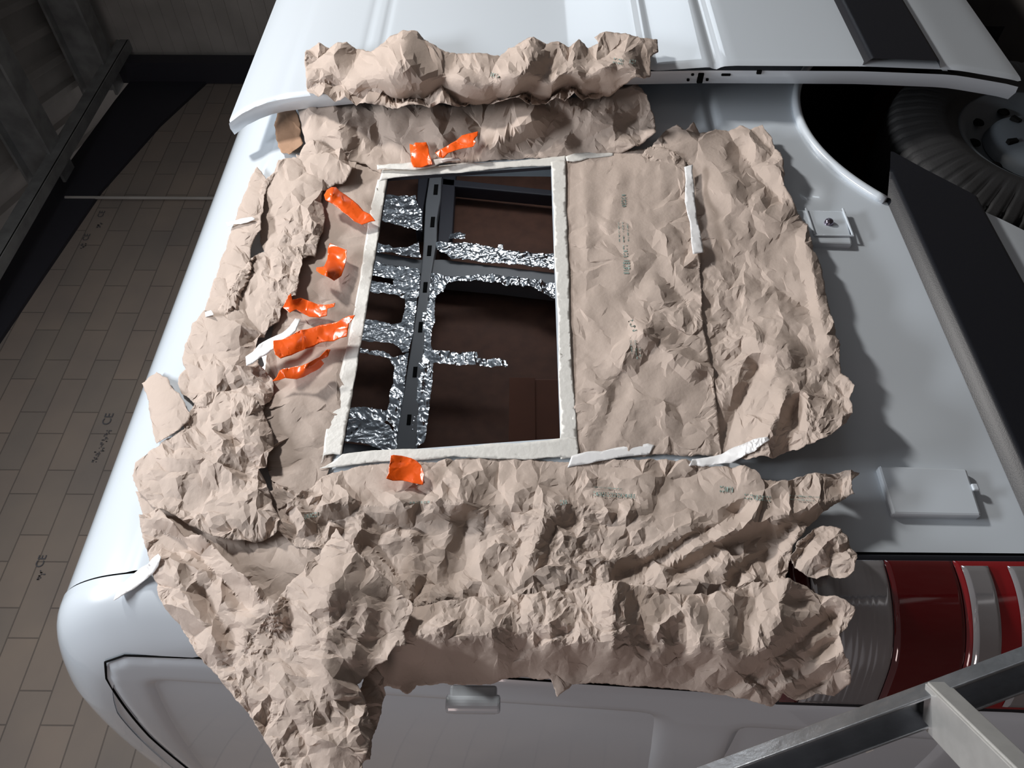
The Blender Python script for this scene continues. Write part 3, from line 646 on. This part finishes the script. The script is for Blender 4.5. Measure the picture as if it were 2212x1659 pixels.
P_('edge_strip', [(556, 361, 1.2), (567, 374, 1.4), (583, 392, 1.6), (570, 440, 2.2), (566, 500, 2.4), (554, 512, 2.2), (540, 560, 2.4), (518, 612, 2.6), (505, 652, 2.4), (493, 664, 2.2), (470, 690, 1.4), (440, 690, 1), (446, 655, 1.2), (462, 610, 1.2), (478, 560, 1.2), (496, 510, 1), (508, 480, 1), (525, 430, .9), (541, 385, 1)],
   [(530, 500, 2), (490, 600, 2)], 'narrow torn kraft paper strip along the roof edge, dark tear beside it', seed=71, k=.6, rmin=.011, rmax=.032)
P_('mid_left', [(392, 770, .8), (400, 745, 1), (418, 700, 1), (442, 672, 1.2), (470, 668, 1.4), (490, 640, 1.2), (530, 575, 1.4), (560, 545, 1.6), (590, 538, 2.2), (640, 530, 2.8), (655, 562, 3), (645, 600, 3), (640, 640, 3), (614, 655, 2.6), (602, 690, 2.4), (580, 715, 2.2), (552, 745, 1.8), (560, 790, 1.6), (592, 825, 1.8), (582, 862, 2), (560, 890, 2.5), (500, 900, 2), (430, 880, 1.2), (392, 850, .6), (384, 828, .6), (400, 795, .8)],
   [(600, 600, 3), (500, 720, 2.2), (470, 800, 2.4), (540, 680, 2.4)], 'tightly crumpled kraft paper sheet left of the three lower orange tapes', seed=81, k=1.0, fine=1.2, rmin=.011, rmax=.032)
P_('lower_left', [(286, 1028, 1), (292, 1000, 1), (318, 978, 1.2), (350, 958, 1.6), (398, 928, 2), (408, 895, 1.2), (436, 850, 1.4), (500, 845, 2), (560, 872, 2.6), (588, 935, 3), (585, 985, 3), (562, 1020, 2.8), (585, 1075, 3), (604, 1120, 3.2), (598, 1148, 3), (560, 1162, 3), (500, 1165, 2.6), (440, 1150, 2), (370, 1110, 1.6), (330, 1095, 1.2), (300, 1065, 1)],
   [(450, 950, 3.2), (520, 960, 3.4), (400, 1030, 2.6), (520, 1090, 3.2), (460, 1060, 2.4)], 'bulging kraft paper sheet left of the opening\'s lower corner, below the small paper tab', seed=91, k=1.1, fine=1.15)
P_('tab', [(306, 828, 1.2), (318, 818, 1), (338, 803, 1), (362, 816, 1), (372, 838, 1.4), (388, 850, 1.8), (400, 872, 2), (410, 892, 2.2), (408, 908, 2.4), (370, 940, 2.2), (338, 957, 2), (330, 925, 1.4), (322, 880, 1), (316, 850, 1)],
   [(360, 880, 2.2)], 'small smooth kraft paper tab reaching over the roof edge at far left', seed=95, k=.35, fine=.6)
P_('side_flap', [(300, 1112, 1.2), (340, 1100, 1.6), (372, 1128, 3), (400, 1162, 4), (455, 1165, 4), (482, 1200, 5), (512, 1232, 5.5), (545, 1262, 6), (575, 1285, 6), (602, 1300, 6), (645, 1330, 5), (700, 1420, 5), (740, 1540, 5), (700, 1700, 4), (640, 1660, 4), (600, 1608, 3.6), (556, 1568, 3.2), (520, 1522, 3), (462, 1452, 2.4), (420, 1402, 2), (382, 1342, 1.6), (346, 1292, 1.4), (330, 1240, 1.2), (316, 1190, 1), (306, 1150, 1)],
   [(370, 1180, 1.4), (420, 1230, 5), (460, 1320, 3), (520, 1300, 6), (560, 1420, 4.6), (620, 1520, 4.6), (380, 1260, 3.5)], 'long folded kraft paper strip at lower left, lying across the dark corner seam', seed=101, folds=[(400, 1170, 520, 1300, -2.4, 40), (450, 1168, 600, 1330, 1.6, 34), (330, 1180, 470, 1400, 1.5, 40), (360, 1160, 500, 1380, -1.4, 30), (520, 1400, 640, 1600, 1.2, 40)], k=1.0, ang=-.7)
P_('hang_flap', [(602, 1292, 5.5), (620, 1268, 6), (655, 1232, 6), (692, 1192, 5.5), (712, 1160, 5), (728, 1146, 5), (746, 1170, 6), (800, 1218, 7), (850, 1262, 7.5), (893, 1302, 8), (880, 1342, 8), (870, 1362, 8), (877, 1392, 7.8), (852, 1400, 7.5), (838, 1428, 7.5), (812, 1440, 6.5), (795, 1462, 6), (770, 1475, 6.5), (790, 1520, 6.5), (806, 1568, 6.5), (798, 1615, 6), (782, 1650, 6), (775, 1710, 6), (640, 1720, 5.5), (600, 1650, 5.5), (560, 1575, 5.5), (525, 1500, 5.2), (505, 1440, 5), (540, 1380, 5.2), (580, 1330, 5.5)],
   [(720, 1260, 8.5), (700, 1400, 8), (700, 1550, 8), (620, 1420, 6.5), (800, 1320, 7), (640, 1560, 6.5)], 'broad pale kraft paper flap hanging off the rear corner at the bottom of the photo', seed=111, folds=[(728, 1150, 712, 1290, 1.1, 120), (712, 1290, 700, 1450, 1.1, 120), (560, 1400, 740, 1310, -.5, 40), (620, 1340, 700, 1560, -1.2, 40), (760, 1420, 800, 1320, .9, 30)], k=.7, ang=.2)
P_('curl', [(790, 1452, 4), (812, 1440, 5), (828, 1462, 4.5), (832, 1500, 3), (820, 1545, 2.5), (806, 1590, 2), (798, 1640, 1.5), (775, 1640, 3), (780, 1560, 4), (770, 1500, 4)],
   [], 'shaded curl of kraft paper under the edge of the hanging flap', seed=115, k=.5, low=-.03, sp=.0028)
P_('upper_lower', [(658, 300, 2.4), (650, 264, 3), (642, 232, 3.4), (650, 205, 4), (664, 190, 5), (700, 205, 4), (800, 215, 3.4), (950, 218, 3), (1100, 208, 3), (1250, 200, 3.2), (1340, 186, 4), (1372, 178, 4.6), (1392, 190, 5), (1397, 212, 4.6), (1405, 240, 4.2), (1418, 268, 4), (1417, 288, 3.6), (1392, 300, 3), (1372, 318, 2.2), (1342, 328, 1.2), (1290, 334, .4), (1200, 342, .3), (1100, 346, .3), (1000, 352, .3), (900, 362, .3), (822, 374, .4), (790, 355, .8), (740, 345, 1.2), (690, 335, 1.4), (668, 330, 1.6)],
   [(700, 280, 4), (850, 280, 3.4), (1000, 275, 4.2), (1150, 260, 5), (1300, 260, 5), (850, 330, 1), (1000, 325, 1.2), (1150, 315, 2), (660, 250, 4.6)],
   'kraft paper sheet above the opening, between the dark valley fold and two orange tapes', seed=121, folds=[(720, 215, 740, 320, 1.2, 34), (800, 215, 830, 330, -1.2, 34), (930, 215, 950, 300, 1.2, 34), (1060, 320, 1180, 250, 1.4, 40), (1110, 330, 1220, 250, -1.2, 34), (1260, 300, 1400, 240, -1.2, 40)], k=1.0, low=0, rmin=.016, rmax=.042)
P_('curl2', [(596, 300, 1.4), (592, 270, 1.8), (600, 245, 2), (614, 226, 2.4), (630, 214, 2.6), (640, 240, 3), (650, 270, 2), (655, 310, 1.4), (625, 335, 1.2), (608, 330, 1.2)],
   [], 'darker brown curled kraft paper at top left, next to the sliding door corner', seed=125, k=.3, low=0, m=M['paper_shaded'])
P_('upper', [(664, 102, 13), (690, 97, 13), (730, 99, 13), (770, 103, 13), (800, 106, 13), (826, 88, 13.5), (845, 72, 13.5), (872, 67, 13.5), (902, 73, 13.5), (938, 98, 13), (968, 108, 13), (1025, 121, 13), (1080, 118, 13), (1098, 101, 13), (1125, 89, 13.5), (1180, 88, 13.5), (1208, 98, 13), (1250, 93, 13), (1292, 102, 13), (1284, 77, 13.5), (1306, 71, 13.5), (1340, 74, 13.5), (1398, 84, 13.4), (1420, 88, 13.5), (1421, 118, 13), (1404, 130, 13), (1406, 160, 13), (1372, 176, 12), (1340, 192, 9), (1300, 202, 6.5), (1200, 212, 5), (1100, 220, 4.6), (950, 228, 4.4), (880, 230, 4.4), (790, 224, 4.8), (700, 210, 7), (664, 197, 10), (662, 170, 12.5), (658, 140, 13)],
   [(750, 160, 14), (850, 160, 14.5), (1000, 165, 14.5), (1100, 165, 14.5), (1200, 165, 14.5), (1300, 150, 14.5), (760, 190, 12), (900, 198, 11.5), (1050, 194, 11.5), (1180, 188, 12), (870, 110, 15), (1150, 110, 15), (1360, 110, 14.5)],
   'uppermost kraft paper sheet lying over the edge of the sliding door', seed=131, folds=[(870, 70, 868, 130, 2.0, 50), (770, 110, 730, 190, -1.4, 34), (810, 120, 860, 200, 1.6, 44), (980, 120, 950, 200, -1.4, 40), (1100, 190, 1170, 100, 1.4, 36), (1150, 190, 1210, 110, -1.4, 34), (1260, 180, 1220, 100, 1.2, 36)], k=1.15, rmin=.016, rmax=.042)

# ------------------------------------------------------------------ masking tape round the opening
def tape(outline, label, m='tape', off=.0012, seed=5, over=(), name='masking_tape', cat='tape', group='masking tape strips', lift=0, wr=.03, k=None):
    """thin strip following whatever lies under it"""
    pts = [(p[0], p[1], p[2] if len(p) > 2 else .50 + off * 60) for p in outline]
    return paper(name, pts, [], label, cat, seed, k=.03 if not lift else .04 + wr * 4, fine=.16 if not lift else .4, amp=.2, m=M[m], group=group, thick=.0004, rmin=.012, rmax=.022, sharp=25, low=None if lift else 0, clear=.001, levels=2)
tape([(836, 388), (738, 983), (700, 984), (690, 1010), (700, 960), (736, 800), (770, 640), (795, 480), (816, 388)], 'masking tape strip down the left edge of the window opening', seed=5)
tape([(818, 392), (826, 366), (1000, 352), (1222, 336), (1222, 360), (1190, 358), (1000, 373), (838, 386)], 'masking tape strip along the upper edge of the window opening', seed=6, off=.002)
tape([(1190, 350), (1222, 347), (1230, 600), (1240, 850), (1248, 990), (1211, 992), (1206, 800), (1197, 560)], 'masking tape strip down the right edge of the window opening', seed=7, off=.0028)
tape([(690, 1012), (740, 981), (900, 970), (1060, 958), (1212, 946), (1246, 948), (1248, 990), (1150, 992), (980, 985), (850, 996), (760, 1004)], 'masking tape strip along the lower edge of the window opening', seed=8, off=.0034)
tape([(1235, 985), (1300, 975), (1400, 958), (1414, 962), (1402, 982), (1320, 992), (1226, 1010)], 'pale tape strip running on to the right from the lower window corner', 'wtape', seed=9, off=.004, over=('inner',))
tape([(1495, 992, .9), (1560, 980, 1.6), (1600, 962, 2.6), (1658, 943, 3.8), (1664, 950, 4), (1630, 975, 4), (1580, 1000, 2.4), (1520, 1008, 1.2), (1488, 1006, .9)], 'pale tape strip along the lower edge of the large right sheet', 'wtape', seed=10, lift=1)
tape([(1222, 338), (1260, 330), (1325, 320), (1326, 336), (1270, 342), (1224, 348)], 'short masking tape strip continuing right from the upper window corner', seed=12, off=.003, over=('inner', 'upper_lower'))
tape([(1478, 360, 2.8), (1497, 355, 2.8), (1500, 400, 2.8), (1505, 470, 3), (1520, 545, 3.2), (1497, 548, 3.2), (1490, 480, 3), (1480, 420, 2.8)], 'glossy upright tape strip joining the two right-hand sheets', 'wtape', seed=13, lift=1, wr=.03)
tape([(814, 356, 1.6), (900, 350, 1.8), (990, 340, 2), (996, 346, 2), (940, 358, 1.8), (880, 366, 1.6), (815, 366, 1.4)], 'thin masking tape strip beneath the two upper orange tapes', seed=14, lift=1, wr=.01)
tape([(488, 480, 1.6), (520, 472, 2.6), (545, 468, 3.4), (552, 473, 3.4), (520, 484, 2.6), (492, 490, 1.6)], 'short white tape piece holding the narrow strip to the roof edge', 'wtape', seed=15, lift=1, wr=0)
tape([(443, 674, 2), (456, 670, 3.6), (462, 680, 3.6), (444, 685, 2)], 'tiny white tape piece near the roof edge', 'wtape', seed=16, lift=1, wr=0)
tape([(245, 1298, .3), (262, 1264, .3), (320, 1218, 1.2), (342, 1196, 4), (348, 1204, 4.2), (330, 1240, 1.8), (290, 1272, .3)], 'white tape piece across the rear corner seam at lower left', 'wtape', seed=17, lift=1, wr=0)
tape([(530, 770, 4), (560, 745, 4), (610, 720, 4.2), (638, 688, 4.2), (650, 690, 4.2), (640, 715, 4.2), (600, 745, 4.2), (545, 785, 4), (532, 790, 4)], 'crinkled white tape strip behind the lower orange tapes', 'wtape', seed=18, lift=1, wr=.02)
# ------------------------------------------------------------------ orange tape pieces
def orange(outline, ctrl, label, seed):
    paper('orange_tape', outline, ctrl, label, 'tape', seed, k=.16, fine=.35, amp=.18, m=M['orange'], group='orange tape pieces stuck around the window opening', thick=.0005, rmin=.010, rmax=.022, sharp=40, clear=.0015, levels=3)
orange([(885, 311, 3.4), (893, 313, 4), (897, 308, 4), (921, 308, 4), (925, 316, 3.4), (928, 335, 2.8), (934, 356, 2.6), (926, 354, 2.6), (910, 361, 2.4), (893, 362, 2.6), (888, 335, 2.6)], [], 'short upright orange tape above the top left window corner', 2)
orange([(940, 330, 3.4), (952, 323, 3.8), (985, 305, 4.6), (1015, 287, 5.4), (1033, 283, 5.6), (1032, 292, 5.2), (1024, 300, 5.4), (1028, 308, 5), (1022, 316, 4.6), (1000, 320, 4), (968, 332, 3.6), (958, 341, 3.2), (948, 340, 3.2)], [], 'slanting orange tape with a curled tip, right of the short upright one', 3)
orange([(700, 421, 4.4), (706, 410, 4.8), (716, 405, 4.8), (726, 405, 4.6), (735, 414, 4), (762, 432, 3.6), (785, 455, 3), (811, 477, 2.4), (800, 479, 2.4), (782, 486, 2.2), (765, 478, 2.6), (740, 458, 3.4), (718, 440, 4), (703, 432, 4.4)], [(740, 435, 4.4), (716, 420, 5.4)], 'glossy orange tape slanting down to the upper left window edge', 4)
orange([(713, 525, 3.6), (730, 533, 3.6), (749, 540, 3.4), (749, 558, 3.2), (744, 578, 3), (738, 596, 3), (728, 604, 3.4), (722, 607, 4.4), (712, 600, 5), (694, 592, 5), (683, 585, 4.4), (684, 578, 4.4), (700, 576, 4.6), (707, 562, 3.2)], [(705, 585, 6), (728, 560, 2.6)], 'orange tape left of the opening, rolled up at its lower end', 5)
orange([(611, 664, 4), (617, 652, 4.4), (622, 640, 5.2), (629, 634, 5.4), (632, 648, 4.6), (650, 643, 4.2), (672, 652, 3.6), (700, 658, 3.4), (724, 653, 4.2), (722, 662, 3.8), (708, 668, 3.2), (706, 682, 3), (690, 685, 3), (668, 684, 3.2), (650, 675, 3.4), (640, 668, 3.6), (626, 676, 4)], [(665, 665, 3)], 'orange tape with a raised left corner, above the longest orange tape', 6)
orange([(590, 735, 5.6), (610, 733, 5), (640, 718, 4.4), (690, 702, 4), (730, 694, 4.2), (767, 680, 5.4), (762, 690, 5), (754, 700, 4.2), (752, 714, 3.6), (750, 728, 3.4), (720, 736, 3.4), (690, 740, 3.6), (660, 755, 4), (630, 768, 5), (606, 774, 5.8), (594, 766, 6), (590, 750, 6)], [(640, 740, 5.2), (700, 720, 3.4)], 'longest orange tape, spanning towards the left window edge', 7)
orange([(588, 824, 3.6), (598, 814, 4), (604, 800, 4.4), (612, 797, 4.6), (650, 790, 5), (690, 772, 5.2), (706, 756, 5.6), (714, 754, 5.8), (708, 770, 5), (694, 778, 4.6), (700, 784, 3.4), (670, 806, 3.2), (640, 818, 3.4), (616, 817, 3.6), (604, 822, 3.6)], [(660, 796, 5.6)], 'orange tape folded along its length, lowest of those left of the opening', 8)
orange([(844, 984, 3.8), (850, 982, 3.8), (868, 984, 3.2), (888, 990, 2.8), (900, 995, 2.8), (910, 1006, 2.8), (916, 1026, 3), (914, 1047, 3.2), (892, 1044, 3.2), (870, 1038, 3.2), (848, 1038, 3.8), (834, 1034, 4.2), (840, 1010, 4)], [], 'squarish orange tape below the lower edge of the window opening', 9)

# ------------------------------------------------------------------ step ladder, bottom right
J = at(np.array(1990.0), np.array(1513.0), .75)
lad = empty('step_ladder', (float(J[0] + .295 * J[2]), float(J[1] - .295 * J[2]), 0), 'aluminium step ladder spattered with filler, standing behind the tail light at bottom right', 'ladder')
dn_ = np.array([.295, -.295, -1.0]); dn_ /= np.linalg.norm(dn_)
hz = np.array([-.7071, -.7071, 0])                                   # along the steps
nr = np.cross(dn_, hz); nr /= np.linalg.norm(nr)
top = J - dn_ * .62; bot = J + dn_ * (J[2] / abs(dn_[2]) - .002)
def frame_box(mb, c, l, w, t, a=dn_, b=hz, c3=nr): mb.box(c, (l, w, t), np.stack([a, b, c3], 1)); return mb
L_ = np.linalg.norm(bot - top); mid = (top + bot) / 2
for sgn in (0, 1):
    off_ = hz * (.40 * sgn)
    m = MB(); frame_box(m, mid + off_, L_, .003, .027); rl = local(m.build('rail', M['alu_dark'], None, False, .001), lad)
    m = MB(); frame_box(m, mid + off_ + nr * .0135 + hz * .009 * (1 - 2 * sgn), L_, .020, .003); frame_box(m, mid + off_ - nr * .0135 + hz * .009 * (1 - 2 * sgn), L_, .020, .003)
    f_ = m.build('rail_flange', M['alu'], None, False, .001); subpart(f_, rl)
for i in range(5):
    c = J + dn_ * (.26 * i) + hz * .20 + nr * .0
    m = MB(); m.box(c, (.385, .042, .004), np.stack([hz, np.cross([0, 0, 1], hz), [0, 0, 1]], 1))
    for s_ in (-1, 1): m.box(c + np.cross([0, 0, 1.0], hz) * .021 * s_ - np.array([0, 0, .009]), (.385, .003, .018), np.stack([hz, np.cross([0, 0, 1], hz), [0, 0, 1]], 1))
    local(m.build('step', M['step'], None, False, .001), lad)

rs = np.random.RandomState(4)
m = MB()
for i in range(46):                                                   # dried filler splashes on the rail
    t = rs.uniform(-.5, .5); c = J + dn_ * t + nr * (.0153 if i % 2 else rs.uniform(-.010, .010)) + hz * (rs.uniform(.0, .018) if i % 2 else -.0022)
    w = rs.uniform(.0012, .0042); frame_box(m, c, w * rs.uniform(1, 2.2), w * (1 if i % 2 else .35), w * (.35 if i % 2 else 1))
tag(local(m.build('filler_splash', M['chip'], None, False, .0004), lad), kind='stuff')

# ------------------------------------------------------------------ printing on the paper: small green type, broken by the creases
def printing(parent, runs, seed):
    rs = np.random.RandomState(seed); m = MB()
    for x0, y0, x1, y1, w, dens in runs:                             # a line of type from (x0,y0) to (x1,y1), w px tall
        L = math.hypot(x1 - x0, y1 - y0); ux, uy = (x1 - x0) / L, (y1 - y0) / L; t = 0
        while t < L:
            a = rs.uniform(1.5, 4.5) * dens; n_ = rs.randint(1, 4)
            for q in range(n_):
                o = (q / max(1, n_ - 1) - .5) * w * .8 if n_ > 1 else 0; hgt = w * .16 if n_ > 1 else w * .45
                c = [(t, o - hgt), (t + a, o - hgt), (t + a, o + hgt), (t, o + hgt)]
                P = []
                for cx, cy in c:
                    qx = x0 + ux * cx - uy * cy; qy = y0 + uy * cx + ux * cy; h = .01
                    for _ in range(4): p = on_side(np.array(qx), np.array(qy), h); h = float(hm_get(p[0:1], p[2:3])[0]) + .0012
                    P.append(on_side(np.array(qx), np.array(qy), h))
                n = len(m.v); m.v += P; m.f.append([n, n + 1, n + 2, n + 3])
            t += a + rs.uniform(1.2, 3.0)
    if m.v: tag(m.build('printed_type', M['ink'], parent), kind='stuff')
printing(SH['inner'], [(1347, 420, 1348, 447, 9, 1), (1336, 480, 1338, 520, 2, 1.6), (1345, 480, 1347, 522, 2, 1.6), (1355, 482, 1357, 520, 2, 1.6), (1350, 530, 1352, 556, 9, 1), (1353, 562, 1353, 592, 13, 1), (1362, 692, 1370, 712, 10, 1), (1362, 735, 1366, 770, 3, 1.6), (1372, 735, 1376, 772, 3, 1.6), (1380, 737, 1383, 770, 3, 1.6)], 1)
printing(SH['deck'], [(1282, 1066, 1370, 1072, 8, 1), (1284, 1052, 1340, 1056, 2, 2), (1555, 1056, 1585, 1058, 12, 1), (1608, 1072, 1665, 1078, 10, 1), (1705, 1070, 1765, 1074, 2, 2), (1705, 1078, 1760, 1082, 2, 2), (1210, 1086, 1225, 1084, 10, 1), (885, 1086, 930, 1084, 4, 1.4), (658, 1116, 690, 1110, 9, 1)], 2)
printing(SH['upper'], [(1325, 130, 1345, 134, 10, 1), (1360, 132, 1372, 134, 8, 1), (1060, 160, 1080, 166, 8, 1)], 3)
# stamps on the blocks
for body, px_, py_, sz in (('CE', 241, 905, .085), ('CE', 96, 1212, .07), ('CE', 192, 512, .07), ('CE', 224, 462, .07)):
    w = at(np.array(float(px_)), np.array(float(py_)), WY - .006); o = stamp(body, w[0], w[2], sz, 0); o.parent = bpy.data.objects['wall_left']; o.name = 'block_stamp'
rs = np.random.RandomState(9); m = MB()                              # smeared small type under the CE marks
for px_, py_, n_ in ((226, 950, 16), (206, 985, 8), (90, 1240, 6), (180, 530, 6), (215, 485, 6)):
    w = at(np.array(float(px_)), np.array(float(py_)), WY - .008)
    for i in range(n_):
        for q in range(rs.randint(1, 4)): m.box((w[0] + (i - n_ / 2) * .011, WY - .006, w[2] + rs.uniform(-.018, .018)), (.006, .002, rs.uniform(.004, .014)))
tag(m.build('stamp_type', M['stamp'], bpy.data.objects['wall_left']), kind='stuff')
